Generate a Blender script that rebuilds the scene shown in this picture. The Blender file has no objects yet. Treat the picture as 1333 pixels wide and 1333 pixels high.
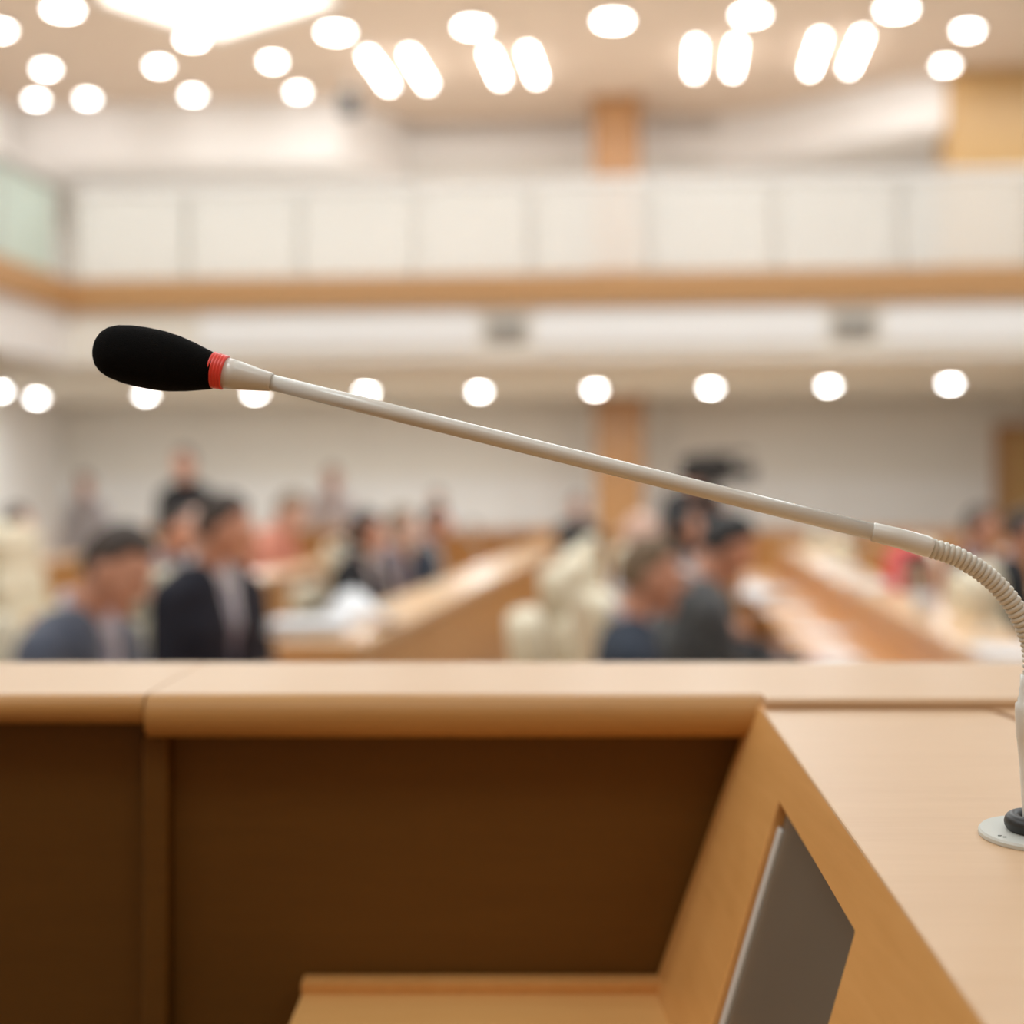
import bpy, bmesh, math, random
from mathutils import Vector, Matrix, Euler
random.seed(7)
C = bpy.context.scene.collection
S = bpy.context.scene
PI = math.pi
# ---------------------------------------------------------------- camera, light, exposure
TH = math.radians(6.0)            # the lens looks a little left of the hall's long axis
EYE = 1.42
FPX, HX, HY = 2000.0, 666.5, 640.0
cd = bpy.data.cameras.new('camera'); cam = bpy.data.objects.new('camera', cd); C.objects.link(cam)
cam.location = (0, 0, EYE); cam.rotation_euler = (PI/2, 0, TH)
cd.sensor_width = 36; cd.lens = 36*FPX/1333.0; cd.shift_y = -(666.5-HY)/1333.0
cd.clip_start = .02; cd.clip_end = 100
cd.dof.use_dof = True; cd.dof.focus_distance = .71
cd.dof.aperture_fstop = (cd.lens/1000)/.0140
S.camera = cam
w = bpy.data.worlds.new('world'); S.world = w; w.use_nodes = True
w.node_tree.nodes['Background'].inputs[0].default_value = (1, .95, .88, 1)
w.node_tree.nodes['Background'].inputs[1].default_value = .3
S.view_settings.view_transform = 'Standard'; S.view_settings.look = 'None'
S.view_settings.gamma = 1; S.view_settings.use_curve_mapping = False
S.view_settings.exposure = 0.14
CEIL = 6.22
def area(name, x, y, z, sx, sy, power, col=(.88, .97, 1), rot=(0, 0, 0)):
    l = bpy.data.lights.new(name, 'AREA'); l.shape = 'RECTANGLE'; l.size = sx; l.size_y = sy
    l.energy = power; l.color = col
    o = bpy.data.objects.new(name, l); C.objects.link(o); o.location = (x, y, z); o.rotation_euler = rot
for x in (-4.2, 0, 4.2):
    for y in (-2.0, .4, 3.2, 6.8, 10.6):
        area('ceiling_fill', x, y, CEIL-.08, 2.2, 1.6, {-2.0: 42, .4: 125 if x < 0 else 14, 3.2: 30, 6.8: 84, 10.6: 105}[y])  # added fill lights outside the view, weighted to brighten desk, rod and hall
for x in (-4.2, 0, 4.2):
    area('balcony_fill', x, 16.2, CEIL-.08, 2.6, .7, 58)  # added fill that brightens the upper balcony wall, not a fixture of the hall

# ---------------------------------------------------------------- materials
def new_mat(name):
    m = bpy.data.materials.new(name); m.use_nodes = True
    return m, m.node_tree, m.node_tree.nodes['Principled BSDF']
def plain(name, col, rough=.5, spec=.5, metal=0, noise=0, scale=20, bump=0, sheen=0):
    m, nt, b = new_mat(name)
    b.inputs['Base Color'].default_value = (*col, 1); b.inputs['Roughness'].default_value = rough
    b.inputs['Specular IOR Level'].default_value = spec; b.inputs['Metallic'].default_value = metal
    if sheen: b.inputs['Sheen Weight'].default_value = sheen
    if noise or bump:
        tc = nt.nodes.new('ShaderNodeTexCoord'); n = nt.nodes.new('ShaderNodeTexNoise')
        n.inputs['Scale'].default_value = scale; n.inputs['Detail'].default_value = 3
        nt.links.new(tc.outputs['Object'], n.inputs['Vector'])
        if noise:
            r = nt.nodes.new('ShaderNodeMix'); r.data_type = 'RGBA'
            r.inputs[6].default_value = tuple(c*(1-noise) for c in col)+(1,)
            r.inputs[7].default_value = tuple(min(1, c*(1+noise)) for c in col)+(1,)
            nt.links.new(n.outputs['Fac'], r.inputs[0]); nt.links.new(r.outputs[2], b.inputs['Base Color'])
        if bump:
            bp = nt.nodes.new('ShaderNodeBump'); bp.inputs['Strength'].default_value = bump; bp.inputs['Distance'].default_value = .001
            nt.links.new(n.outputs['Fac'], bp.inputs['Height']); nt.links.new(bp.outputs[0], b.inputs['Normal'])
    return m
def wood(name, a, b_, stretch=(2, 30, 30), rough=.38, spec=.5, rot=(0, 0, 0), coat=0):
    m, nt, b = new_mat(name)
    tc = nt.nodes.new('ShaderNodeTexCoord'); mp = nt.nodes.new('ShaderNodeMapping')
    mp.inputs['Scale'].default_value = stretch; mp.inputs['Rotation'].default_value = rot
    n = nt.nodes.new('ShaderNodeTexNoise'); n.inputs['Scale'].default_value = 3; n.inputs['Detail'].default_value = 8; n.inputs['Roughness'].default_value = .62
    n.inputs['Distortion'].default_value = .4
    n2 = nt.nodes.new('ShaderNodeTexNoise'); n2.inputs['Scale'].default_value = 12; n2.inputs['Detail'].default_value = 4
    r = nt.nodes.new('ShaderNodeMix'); r.data_type = 'RGBA'
    r.inputs[6].default_value = (*a, 1); r.inputs[7].default_value = (*b_, 1)
    mt = nt.nodes.new('ShaderNodeMath'); mt.operation = 'MULTIPLY_ADD'; mt.inputs[1].default_value = .35
    nt.links.new(tc.outputs['Object'], mp.inputs[0]); nt.links.new(mp.outputs[0], n.inputs['Vector']); nt.links.new(mp.outputs[0], n2.inputs['Vector'])
    mu = nt.nodes.new('ShaderNodeMath'); mu.operation = 'MULTIPLY'; mu.inputs[1].default_value = .65
    nt.links.new(n.outputs['Fac'], mu.inputs[0]); nt.links.new(n2.outputs['Fac'], mt.inputs[0]); nt.links.new(mu.outputs[0], mt.inputs[2])
    nt.links.new(mt.outputs[0], r.inputs[0]); nt.links.new(r.outputs[2], b.inputs['Base Color'])
    b.inputs['Roughness'].default_value = rough; b.inputs['Specular IOR Level'].default_value = spec
    b.inputs['Coat Weight'].default_value = coat
    bp = nt.nodes.new('ShaderNodeBump'); bp.inputs['Strength'].default_value = .08; bp.inputs['Distance'].default_value = .0006
    nt.links.new(n2.outputs['Fac'], bp.inputs['Height']); nt.links.new(bp.outputs[0], b.inputs['Normal'])
    return m
def emit(name, col, st):
    m, nt, b = new_mat(name)
    b.inputs['Base Color'].default_value = (.9, .9, .88, 1)
    b.inputs['Emission Color'].default_value = (*col, 1); b.inputs['Emission Strength'].default_value = st
    return m
M = {}
M['beech'] = wood('beech', (.62, .39, .21), (.76, .52, .325))
M['beech_deep'] = wood('beech_deep', (.58, .27, .07), (.80, .43, .15), stretch=(26, 1.6, 26))
M['panel'] = wood('panel', (.115, .047, .005), (.165, .072, .009), stretch=(2, 20, 20), rough=.55, spec=.3)  # desk wood darkened: the shade of the recess is put into its colour
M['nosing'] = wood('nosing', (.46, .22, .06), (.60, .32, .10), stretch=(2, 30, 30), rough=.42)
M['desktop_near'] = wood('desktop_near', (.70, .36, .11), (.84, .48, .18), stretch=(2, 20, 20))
M['desk'] = wood('desk', (.60, .27, .08), (.74, .37, .13), stretch=(14, 1, 14))
M['desktop'] = wood('desktop', (.74, .44, .22), (.84, .55, .31), stretch=(14, 1, 14), rough=.3)
M['fascia'] = wood('fascia', (.44, .225, .09), (.54, .30, .13), stretch=(.6, 10, 10))
M['column'] = wood('column', (.36, .175, .065), (.47, .24, .10), stretch=(8, 8, .8))
M['column_gold'] = wood('column_gold', (.46, .26, .09), (.58, .36, .15), stretch=(8, 8, .8))
M['ceiling'] = plain('ceiling_paint', (.68, .53, .41), .8, noise=.03, scale=1)
M['soffit'] = plain('soffit_paint', (.80, .73, .64), .8, noise=.03, scale=1)
M['white'] = plain('white_paint', (.86, .83, .81), .7, noise=.02, scale=2)
M['cream_wall'] = plain('cream_wall', (.80, .75, .69), .7, noise=.03, scale=2)
M['floor'] = plain('carpet', (.46, .39, .31), .9, noise=.15, scale=60, bump=.4)
M['dais'] = plain('dais_carpet', (.22, .13, .07), .95, noise=.15, scale=80, bump=.4)
M['dark_wall'] = wood('dark_wall', (.42, .25, .13), (.52, .33, .18))
M['vent'] = plain('vent_grey', (.42, .39, .35), .6, noise=.05)
M['steel'] = plain('brushed_steel', (.62, .60, .56), .35, metal=.7, noise=.05, scale=200)
M['silver'] = plain('silver_edge', (.62, .60, .56), .4, metal=.1, noise=.04, scale=300)
M['screen'] = plain('screen_glass', (.15, .122, .09), .25, .5, noise=.04, scale=3)
M['foam'] = plain('foam', (.004, .004, .004), .95, .12, noise=.5, scale=1800, bump=1.0)
M['red'] = plain('red_rubber', (.95, .075, .05), .4, noise=.05, scale=300)
M['grey_plastic'] = plain('grey_plastic', (.80, .78, .72), .26, .5, noise=.02, scale=100)
M['grey_flex'] = plain('grey_flex', (.70, .66, .57), .34, .5, noise=.03, scale=300)
M['base_plate'] = plain('base_plate', (.62, .63, .58), .4, noise=.02, scale=100)
M['rubber'] = plain('black_rubber', (.02, .019, .018), .45, noise=.2, scale=300)
M['mark'] = plain('dark_print', (.12, .12, .11), .6, noise=.02)
M['cream'] = plain('cream_leather', (.86, .77, .58), .5, noise=.04, scale=12, bump=.2)
M['chrome'] = plain('chair_metal', (.5, .5, .5), .3, metal=.9, noise=.03)
M['dark_plastic'] = plain('dark_plastic', (.02, .02, .022), .45, noise=.1)
M['paper'] = plain('paper', (.86, .86, .88), .7, noise=.02)
M['skin'] = plain('skin', (.70, .36, .25), .55, noise=.08, scale=15)
M['skin_pale'] = plain('skin_pale', (.78, .52, .42), .55, noise=.08, scale=15)
M['hair_dark'] = plain('hair_dark', (.055, .038, .030), .6, noise=.4, scale=60)
M['hair_black'] = plain('hair_black', (.012, .010, .010), .5, noise=.4, scale=60)
M['hair_grey'] = plain('hair_grey', (.20, .135, .08), .65, noise=.3, scale=60)
M['shirt_white'] = plain('shirt_white', (.74, .72, .76), .8, noise=.03)
M['shirt_lilac'] = plain('shirt_lilac', (.62, .60, .68), .8, noise=.05)
M['tie'] = plain('tie', (.22, .20, .28), .6, noise=.2, scale=80)
M['suit_blue'] = plain('suit_blue', (.075, .090, .135), .85, noise=.12, scale=90, sheen=.3)
M['suit_navy'] = plain('suit_navy', (.008, .009, .020), .85, noise=.2, scale=90)
M['suit_slate'] = plain('suit_slate', (.035, .048, .075), .85, noise=.15, scale=90)
M['suit_grey'] = plain('suit_grey', (.060, .060, .062), .85, noise=.15, scale=90, sheen=.2)
M['suit_black'] = plain('suit_black', (.010, .011, .014), .85, noise=.2, scale=90)
M['suit_plum'] = plain('suit_plum', (.10, .075, .10), .85, noise=.15, scale=90)
M['salmon'] = plain('salmon_cloth', (.66, .27, .19), .85, noise=.1, scale=60)
M['blouse'] = plain('pale_blouse', (.66, .64, .70), .85, noise=.06, scale=60)
M['red_cloth'] = plain('red_cloth', (.70, .05, .06), .85, noise=.1, scale=60)
M['trousers'] = plain('trousers', (.03, .03, .04), .9, noise=.15, scale=90)
M['shoe'] = plain('shoe', (.012, .01, .01), .35, noise=.1)
M['eye'] = plain('eye', (.03, .02, .015), .2, noise=.1)
M['lamp'] = emit('lamp_glow', (1, .985, .96), 20)
M['lamp_low'] = emit('lamp_glow_low', (1, .985, .96), 34)
M['lamp_soft'] = emit('cove_glow', (1, .97, .93), 3.2)
M['panel_glow'] = emit('panel_glow', (1, .96, .88), 2.0)
# frosted balustrade glass: cloudy but still lets what is behind show
def frosted(name, col, mixf):
    m, nt, b = new_mat(name)
    out = nt.nodes['Material Output']
    b.inputs['Base Color'].default_value = (*col, 1); b.inputs['Roughness'].default_value = .3
    tr = nt.nodes.new('ShaderNodeBsdfTransparent'); tr.inputs[0].default_value = (*[min(1, c*1.1) for c in col], 1)
    tl = nt.nodes.new('ShaderNodeBsdfTranslucent'); tl.inputs[0].default_value = (*col, 1)
    a = nt.nodes.new('ShaderNodeMixShader'); a.inputs[0].default_value = .35
    nt.links.new(b.outputs[0], a.inputs[1]); nt.links.new(tl.outputs[0], a.inputs[2])
    x = nt.nodes.new('ShaderNodeMixShader'); x.inputs[0].default_value = mixf
    nt.links.new(tr.outputs[0], x.inputs[1]); nt.links.new(a.outputs[0], x.inputs[2]); nt.links.new(x.outputs[0], out.inputs[0])
    return m
M['frost'] = frosted('frosted_glass', (.87, .86, .84), .55)
M['frost_green'] = frosted('green_glass', (.76, .83, .78), .7)

# ---------------------------------------------------------------- helpers
def cw(x, d, h=0):      # metres right of / ahead of / above the lens -> hall metres
    return Vector((x*math.cos(TH)-d*math.sin(TH), x*math.sin(TH)+d*math.cos(TH), EYE+h))
def at(px, py, d):
    return cw((px-HX)/FPX*d, d, (HY-py)/FPX*d)
def on_z(px, py, z):
    return at(px, py, (z-EYE)*FPX/(HY-py))
def tag(o, label=None, cat=None, group=None, kind=None):
    if label: o['label'] = label
    if cat: o['category'] = cat
    if group: o['group'] = group
    if kind: o['kind'] = kind
    return o
def empty(name, loc, rz=0, **k):
    o = bpy.data.objects.new(name, None); C.objects.link(o); o.location = loc; o.rotation_euler = (0, 0, rz)
    o.empty_display_size = .1
    return tag(o, **k)
def link(name, me, mat, parent=None, loc=None, rz=None, **k):
    o = bpy.data.objects.new(name, me); C.objects.link(o)
    if parent: o.parent = parent
    if loc is not None: o.location = loc
    if rz is not None: o.rotation_euler = (0, 0, rz)
    if mat:
        if not me.materials: me.materials.append(mat)
        elif me.materials[0] != mat:
            o.material_slots[0].link = 'OBJECT'; o.material_slots[0].material = mat
    return tag(o, **k)
def fin(bm, name='m', smooth=False, bevel=0, seg=2):
    if bevel:
        bmesh.ops.bevel(bm, geom=bm.edges[:], offset=bevel, segments=seg, affect='EDGES', profile=.5)
    bmesh.ops.recalc_face_normals(bm, faces=bm.faces[:])
    me = bpy.data.meshes.new(name); bm.to_mesh(me); bm.free()
    if smooth:
        for p in me.polygons: p.use_smooth = True
    return me
def bx(bm, x0, x1, y0, y1, z0, z1):
    vs = [bm.verts.new((x, y, z)) for z in (z0, z1) for x, y in ((x0, y0), (x1, y0), (x1, y1), (x0, y1))]
    for f in ((3, 2, 1, 0), (4, 5, 6, 7), (0, 1, 5, 4), (1, 2, 6, 5), (2, 3, 7, 6), (3, 0, 4, 7)):
        bm.faces.new([vs[i] for i in f])
    return vs
def box(name, mat, x0, x1, y0, y1, z0, z1, parent=None, bevel=0, **k):
    bm = bmesh.new(); bx(bm, x0, x1, y0, y1, z0, z1)
    return link(name, fin(bm, name, bevel=bevel), mat, parent, **k)
def cbox(name, mat, x0, x1, y0, y1, z0, z1, parent=None, bevel=0, rz=0, **k):
    """top-level box whose origin sits at its own base centre"""
    cx, cy = (x0+x1)/2, (y0+y1)/2
    return box(name, mat, x0-cx, x1-cx, y0-cy, y1-cy, 0, z1-z0, parent, bevel, loc=(cx, cy, z0), rz=rz, **k)
def prism(bm, pts, d):     # pts: 3-D polygon, d: extrusion vector
    d = Vector(d); a = [bm.verts.new(p) for p in pts]; b = [bm.verts.new(Vector(p)+d) for p in pts]
    bm.faces.new(a); bm.faces.new(b[::-1]); n = len(pts)
    for i in range(n): bm.faces.new((a[i], a[(i+1) % n], b[(i+1) % n], b[i]))
def frame_of(t):
    t = t.normalized(); u = t.orthogonal().normalized() if abs(t.y) > .9 else t.cross(Vector((0, 1, 0))).normalized()
    return u, t.cross(u).normalized()
def sweep(bm, pts, rad, seg=24, cap=True):
    pts = [Vector(p) for p in pts]; rings = []
    for i, p in enumerate(pts):
        t = (pts[min(i+1, len(pts)-1)]-pts[max(i-1, 0)])
        u, v = frame_of(t)
        rings.append([bm.verts.new(p+(u*math.cos(a)+v*math.sin(a))*rad[i]) for a in [2*PI*k/seg for k in range(seg)]])
    for a, b in zip(rings, rings[1:]):
        for k in range(seg): bm.faces.new((a[k], a[(k+1) % seg], b[(k+1) % seg], b[k]))
    if cap: bm.faces.new(rings[0][::-1]); bm.faces.new(rings[-1])
def lathe(bm, prof, seg=32, c=(0, 0, 0)):    # prof: (r, z)
    c = Vector(c); rings = []
    for r, z in prof:
        rings.append([bm.verts.new(c+Vector((r*math.cos(2*PI*k/seg), r*math.sin(2*PI*k/seg), z))) for k in range(seg)] if r > 1e-6 else [bm.verts.new(c+Vector((0, 0, z)))])
    for a, b in zip(rings, rings[1:]):
        for k in range(seg):
            q = [a[k % len(a)], a[(k+1) % len(a)], b[(k+1) % len(b)], b[k % len(b)]]
            q2 = []
            for v in q:
                if v not in q2: q2.append(v)
            if len(q2) > 2: bm.faces.new(q2)
    for rr in (rings[0], rings[-1]):
        if len(rr) > 2: bm.faces.new(rr)

# ---------------------------------------------------------------- the hall
UL, UR, VB, VF = -8.2, 8.2, 20.0, -3.0
box('floor', M['floor'], UL, UR, VF, VB, -.2, 0, kind='structure')
cbox('floor_dais', M['dais'], UL, UR, VF, 2.0, 0, .30, kind='structure')
box('ceiling', M['ceiling'], UL, UR, VF, VB, CEIL, CEIL+.2, kind='structure')
wb = box('wall_back', M['cream_wall'], UL-.2, UR+.2, VB, VB+.2, -.2, CEIL+.2, kind='structure')
box('wall_left', M['white'], UL-.2, UL, VF, VB, -.2, CEIL+.2, kind='structure')
box('wall_right', M['white'], UR, UR+.2, VF, VB, -.2, CEIL+.2, kind='structure')
box('wall_front', M['dark_wall'], UL-.2, UR+.2, VF-.2, VF, -.2, CEIL+.2, kind='structure')
# back wall cladding: long horizontal boards, lower ones lighter, wooden wainscot
x = UL
n = 0
while x < UR-.01:
    x1 = min(x+2.05, UR)
    for z0, z1, m in ((0.96, 1.60, 'white'), (1.62, 1.96, 'cream_wall'), (1.98, 2.55, 'cream_wall')):
        box('panel', M[m], x+.006, x1-.006, VB-.03, VB, z0, z1, wb)
    box('wainscot', M['desk'], x+.004, x1-.004, VB-.06, VB, 0.02, .94, wb)
    x = x1
# balcony: slab with soffit, white beam, wooden fascia
BV, BU = 13.0, -5.25
ZF0, ZF1, ZS = 3.01, 3.275, 2.575
box('ceiling_under_balcony', M['soffit'], UL, UR, BV+.12, VB, ZS, ZF0, kind='structure')
box('ceiling_under_side_balcony', M['soffit'], UL, BU-.12, 2.5, BV+.12, ZS, ZF0, kind='structure')
t = box('trim_1', M['fascia'], BU, UR, BV, BV+.16, ZF0, ZF1, kind='structure')
box('trim_2', M['fascia'], BU-.16, BU, 2.5, BV+.16, ZF0, ZF1, kind='structure')
beam = box('trim_3', M['soffit'], BU-.06, UR, BV+.06, BV+.14, ZS-.04, ZF0, kind='structure')
box('trim_4', M['white'], BU-.14, BU-.06, 2.5, BV+.06, ZS-.04, ZF0, kind='structure')
box('floor_balcony', M['cream_wall'], UL, UR, BV+.16, VB, ZF0, ZF0+.12, kind='structure')
box('floor_side_balcony', M['cream_wall'], UL, BU-.16, 2.5, BV+.16, ZF0, ZF0+.12, kind='structure')
# the beam's pale panels with a grey grille between each pair
for i in range(-1, 4):
    gx = at(660+i*445, 436, 13.2).x
    nx = at(660+(i+1)*445, 436, 13.2).x
    if gx > -5.2 and i >= 0:
        g = empty('air_grille', (gx, BV+.05, 2.70), 0, label='small grey air grille on the pale balcony beam, '+{0: 'above the middle of the microphone rod', 1: 'right of the wooden column', -1: 'just right of the foam microphone head', 2: 'beyond the right edge', 3: 'far right end'}[i], cat='vent')
        box('frame', M['vent'], -.17, .17, -.02, 0, 0, .20, g)
        for k in range(5): box('slat', M['vent'], -.15, .15, -.032, -.018, .02+k*.035, .04+k*.035, g)
    a, b = max(gx+.24, -5.2), min(nx-.24, UR)
    if b-a > .3: box('panel', M['white'], a, b, BV+.035, BV+.06, 2.66, 2.95, beam)
# upper back wall: white cornice, light band, lit cove
box('trim_5', M['white'], UL, UR, VB-.25, VB, 5.72, 5.98, kind='structure')
box('trim_6', M['white'], UL, UR, VB-.10, VB, 5.98, CEIL, kind='structure')
for i in range(8):
    x0 = UL+i*2.05
    box('upper_panel', M['cream_wall'], x0+.01, x0+2.04, VB-.04, VB, 3.15, 5.70, wb)
# white lowered bulkheads left and right of the rear balcony
bm = bmesh.new(); e0 = at(440, 140, 18.6).x; e1 = at(520, 150, 19.6).x
prism(bm, [(UL, 18.4, 5.44), (e0, 18.4, 5.44), (e1, 19.7, 5.44), (e1, VB, 5.44), (UL, VB, 5.44)], (0, 0, CEIL-5.44))
link('ceiling_bulkhead_left', fin(bm), M['white'], kind='structure')
bm = bmesh.new(); pts = []
a_, b_ = at(930, 150, 19.6), at(1245, 110, 17.6)
for k in range(13):
    f = k/12; pts.append((a_.x+(b_.x-a_.x)*f, a_.y+(b_.y-a_.y)*(f*f*(3-2*f)), 5.60))
pts += [(UR, b_.y, 5.60), (UR, VB, 5.60), (a_.x, VB, 5.60)]
prism(bm, pts, (0, 0, CEIL-5.60)); link('ceiling_bulkhead_right', fin(bm), M['white'], kind='structure')
# glass balustrade
rail = empty('balcony_railing', (0, BV+.06, ZF1), 0, label='frosted glass railing on the wooden edge of the rear balcony', cat='railing')
jx = [at(p, 290, 13.25).x for p in (82, 235, 388, 541, 694, 847, 1004, 1161, 1318)]
step = jx[-1]-jx[-2]; jx += [jx[-1]+step*k for k in range(1, 4)]
for a, b in zip(jx, jx[1:]):
    box('glass_panel', M['frost'], a+.03, b-.03, -.008, .008, .02, .76, rail)
    box('post', M['steel'], a-.018, a+.018, -.02, .02, 0, .78, rail)
box('handrail', M['white'], jx[0], jx[-1], -.03, .03, .77, .82, rail)
srail = empty('balcony_railing', (BU-.08, 8, ZF1), 0, label='green glass railing of the side balcony at the left edge', cat='railing')
for k in range(8):
    y0 = -4.0+k*1.1
    box('glass_panel', M['frost_green'], -.008, .008, y0+.03, y0+1.07, .02, .76, srail)
    box('post', M['steel'], -.02, .02, y0-.018, y0+.018, 0, .78, srail)
box('handrail', M['vent'], -.03, .03, -4, 5.0, .77, .82, srail)
# columns
def column(px0, px1, d, z0, z1, mat, label):
    a = at(px0, 600, d); b = at(px1, 600, d); w_ = (b-a).length
    c = (a+b)/2
    r = empty('column', (c.x, c.y+w_/2, z0), 0, label=label, cat='column')
    h = z1-z0
    box('shaft', mat, -w_/2, w_/2, -w_/2, w_/2, .06, h-.12, r, bevel=.012)
    box('base', mat, -w_/2-.02, w_/2+.02, -w_/2-.02, w_/2+.02, 0, .08, r, bevel=.004)
    box('capital', mat, -w_/2-.02, w_/2+.02, -w_/2-.02, w_/2+.02, h-.13, h, r, bevel=.004)
    return r
column(775, 837, 18.6, 0, ZS, M['column'], 'brown wooden column under the balcony behind the microphone rod')
column(771, 833, 18.6, ZF0+.12, CEIL, M['column'], 'brown wooden column on the balcony, rising to the ceiling at centre')
column(1238, 1345, 17.4, ZF0+.12, CEIL, M['column_gold'], 'wide golden wooden column on the balcony at the right edge')
# wooden door at the far right of the back wall
p = at(1306, 600, 19.2)
dr = empty('door_1', (p.x+.55, VB-.07, 0), 0, kind='structure')
box('leaf', M['column_gold'], -.5, .5, -.04, 0, 0, 2.15, dr, bevel=.004)
for s in (-1, 1): box('jamb', M['column'], s*.56-.06, s*.56+.06, -.06, .02, 0, 2.27, dr)
box('head_jamb', M['column'], -.5, .5, -.06, .02, 2.15, 2.27, dr)
bm = bmesh.new(); sweep(bm, [(-.42, -.04, 1.05), (-.42, -.09, 1.05), (-.32, -.09, 1.05)], [.01, .01, .01], 10)
link('handle', fin(bm, smooth=True), M['steel'], dr)

# ceiling lights
bm = bmesh.new(); lathe(bm, [(.84, 0), (1, -.01), (1, -.05), (.86, -.06), (.84, -.02)], 28); RING = fin(bm, smooth=False)
bm = bmesh.new(); lathe(bm, [(0, -.085), (.4, -.082), (.66, -.072), (.8, -.055), (.84, -.03), (.84, -.001), (0, -.001)], 28); DISC = fin(bm)
def spot(p, r, label, group, lamp='lamp'):
    o = empty('ceiling_light', p, 0, label=label, cat='ceiling light', group=group)
    a = link('trim_ring', RING, M['white'], o); a.scale = (r, r, 1)
    b = link('diffuser', DISC, M[lamp], o); b.scale = (r, r, 1)
up = [(0, 32, .12, 'cut by the left edge'), (82, 5, .16, 'cut by the top edge, left of the glowing panel'), (60, 83, .11, 'upper one of the pair at far left'),
      (47, 123, .10, 'lowest at the far left'), (114, 122, .10, 'second from the left in the lowest row'), (207, 79, .11, 'below the left tip of the glowing panel'),
      (250, 44, .13, 'touching the tip of the glowing panel'), (251, 117, .10, 'third from the left in the lowest row'), (355, 73, .11, 'right below the glowing panel'),
      (388, 113, .10, 'fourth in the lowest row, nearest the dark loudspeaker'), (437, 35, .16, 'upper left of the first pair of tube lights'), (615, 28, .16, 'touching the second pair of tube lights'),
      (798, 20, .17, 'alone above the balcony column'), (977, 12, .16, 'touching the third pair of tube lights'), (1167, 5, .17, 'cut by the top edge above the fourth pair of tube lights'),
      (1260, 32, .12, 'upper one of two at far right'), (1231, 78, .11, 'lower one of two at far right, above the golden column')]
for px, py, r, l in up:
    p = on_z(px, py, CEIL)
    spot(p, r, 'round white ceiling light, '+l, 'round lights in the high ceiling')
low = ['cut by the left edge', 'second from the left edge', 'behind the foam head', 'behind the microphone neck', 'behind the rod left of centre', 'fifth from the right',
       'beside the top of the wooden column', 'third from the right', 'second from the right', 'rightmost of the row']
for (px, py), l in zip([(0, 501), (48, 511), (190, 506), (332, 504), (477, 503), (624, 502), (775, 499), (925, 497), (1079, 494), (1237, 491)], low):
    q = on_z(px, py, ZS); area('soffit_lamp', q.x, q.y, ZS-.09, .16, .16, 32 if px > 60 else 8)
    spot(q, .085, 'round white light under the balcony, '+l, 'lights in the balcony soffit', 'lamp_low')
pair = ['first', 'second', 'third', 'fourth']
for i, (px, py) in enumerate([(493, 86), (545, 84), (644, 80), (693, 78), (905, 70), (956, 69), (1061, 64), (1114, 61)]):
    p = on_z(px, py, CEIL)
    o = empty('tube_light', p, 0, label='slim straight ceiling tube light, %s of the %s pair from the left' % (('left', 'right')[i % 2], pair[i//2]), cat='tube light', group='tube lights in pairs on the ceiling')
    L = .70 if i not in (2, 3, 4, 5) else .62
    box('housing', M['white'], -.05, .05, -L, L, -.05, -.001, o, bevel=.008)
    box('tube', M['lamp'], -.035, .035, -L+.03, L-.03, -.075, -.045, o, bevel=.01)
# large luminous ceiling panel
a, b, c_ = on_z(135, -4, CEIL), on_z(285, 44, CEIL), on_z(440, -4, CEIL)
ctr = Vector(((a.x+c_.x)/2, a.y-.5, CEIL-.001))
o = empty('luminous_ceiling_panel', ctr, 0, label='large glowing diamond ceiling panel at the top left', cat='ceiling light')
bm = bmesh.new(); q = [Vector((p.x-ctr.x, p.y-ctr.y, -.03)) for p in (a, b, c_)]
q += [Vector((q[2].x*.6, q[2].y-2.4, -.03)), Vector((q[0].x*.6, q[0].y-2.4, -.03))]
prism(bm, q, (0, 0, .03)); link('diffuser', fin(bm), M['panel_glow'], o)
bm = bmesh.new()
for i in range(5):
    p0, p1 = q[i], q[(i+1) % 5]; d = (p1-p0).normalized(); nn = Vector((d.y, -d.x, 0))*.04
    prism(bm, [p0-nn+Vector((0, 0, -.015)), p1-nn+Vector((0, 0, -.015)), p1+nn+Vector((0, 0, -.015)), p0+nn+Vector((0, 0, -.015))], (0, 0, .03))
link('frame', fin(bm), M['white'], o)
# dark loudspeaker hanging by the bulkhead
p = at(455, 136, 17.6)
o = empty('loudspeaker', (p.x, p.y, p.z-.12), .4, label='small dark loudspeaker hanging from the ceiling beside the white bulkhead', cat='loudspeaker')
box('cabinet', M['dark_plastic'], -.10, .10, -.09, .09, 0, .26, o, bevel=.01)
box('grille', M['rubber'], -.085, .085, -.098, -.09, .02, .24, o)
box('bracket', M['steel'], -.015, .015, -.015, .015, .26, CEIL-p.z+.12, o)

# ---------------------------------------------------------------- presidium desk in front of the lens
DA = .30; Y0 = 1.0
desk = empty('presidium_desk', cw(0, Y0, DA-EYE), TH, label='pale beech presidium desk with a raised ledge and a sloping console top', cat='desk')
def L(x, d, h): return Vector((x, d-Y0, h+EYE-DA))      # lens metres -> desk local
def lbox(name, mat, x0, x1, d0, d1, h0, h1, parent=desk, bevel=0, **k):
    a, b = L(x0, d0, h0), L(x1, d1, h1)
    return box(name, mat, a.x, b.x, a.y, b.y, a.z, b.z, parent, bevel, **k)
HL = -.1285
FL = DA-EYE
XJ = -.232
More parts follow.
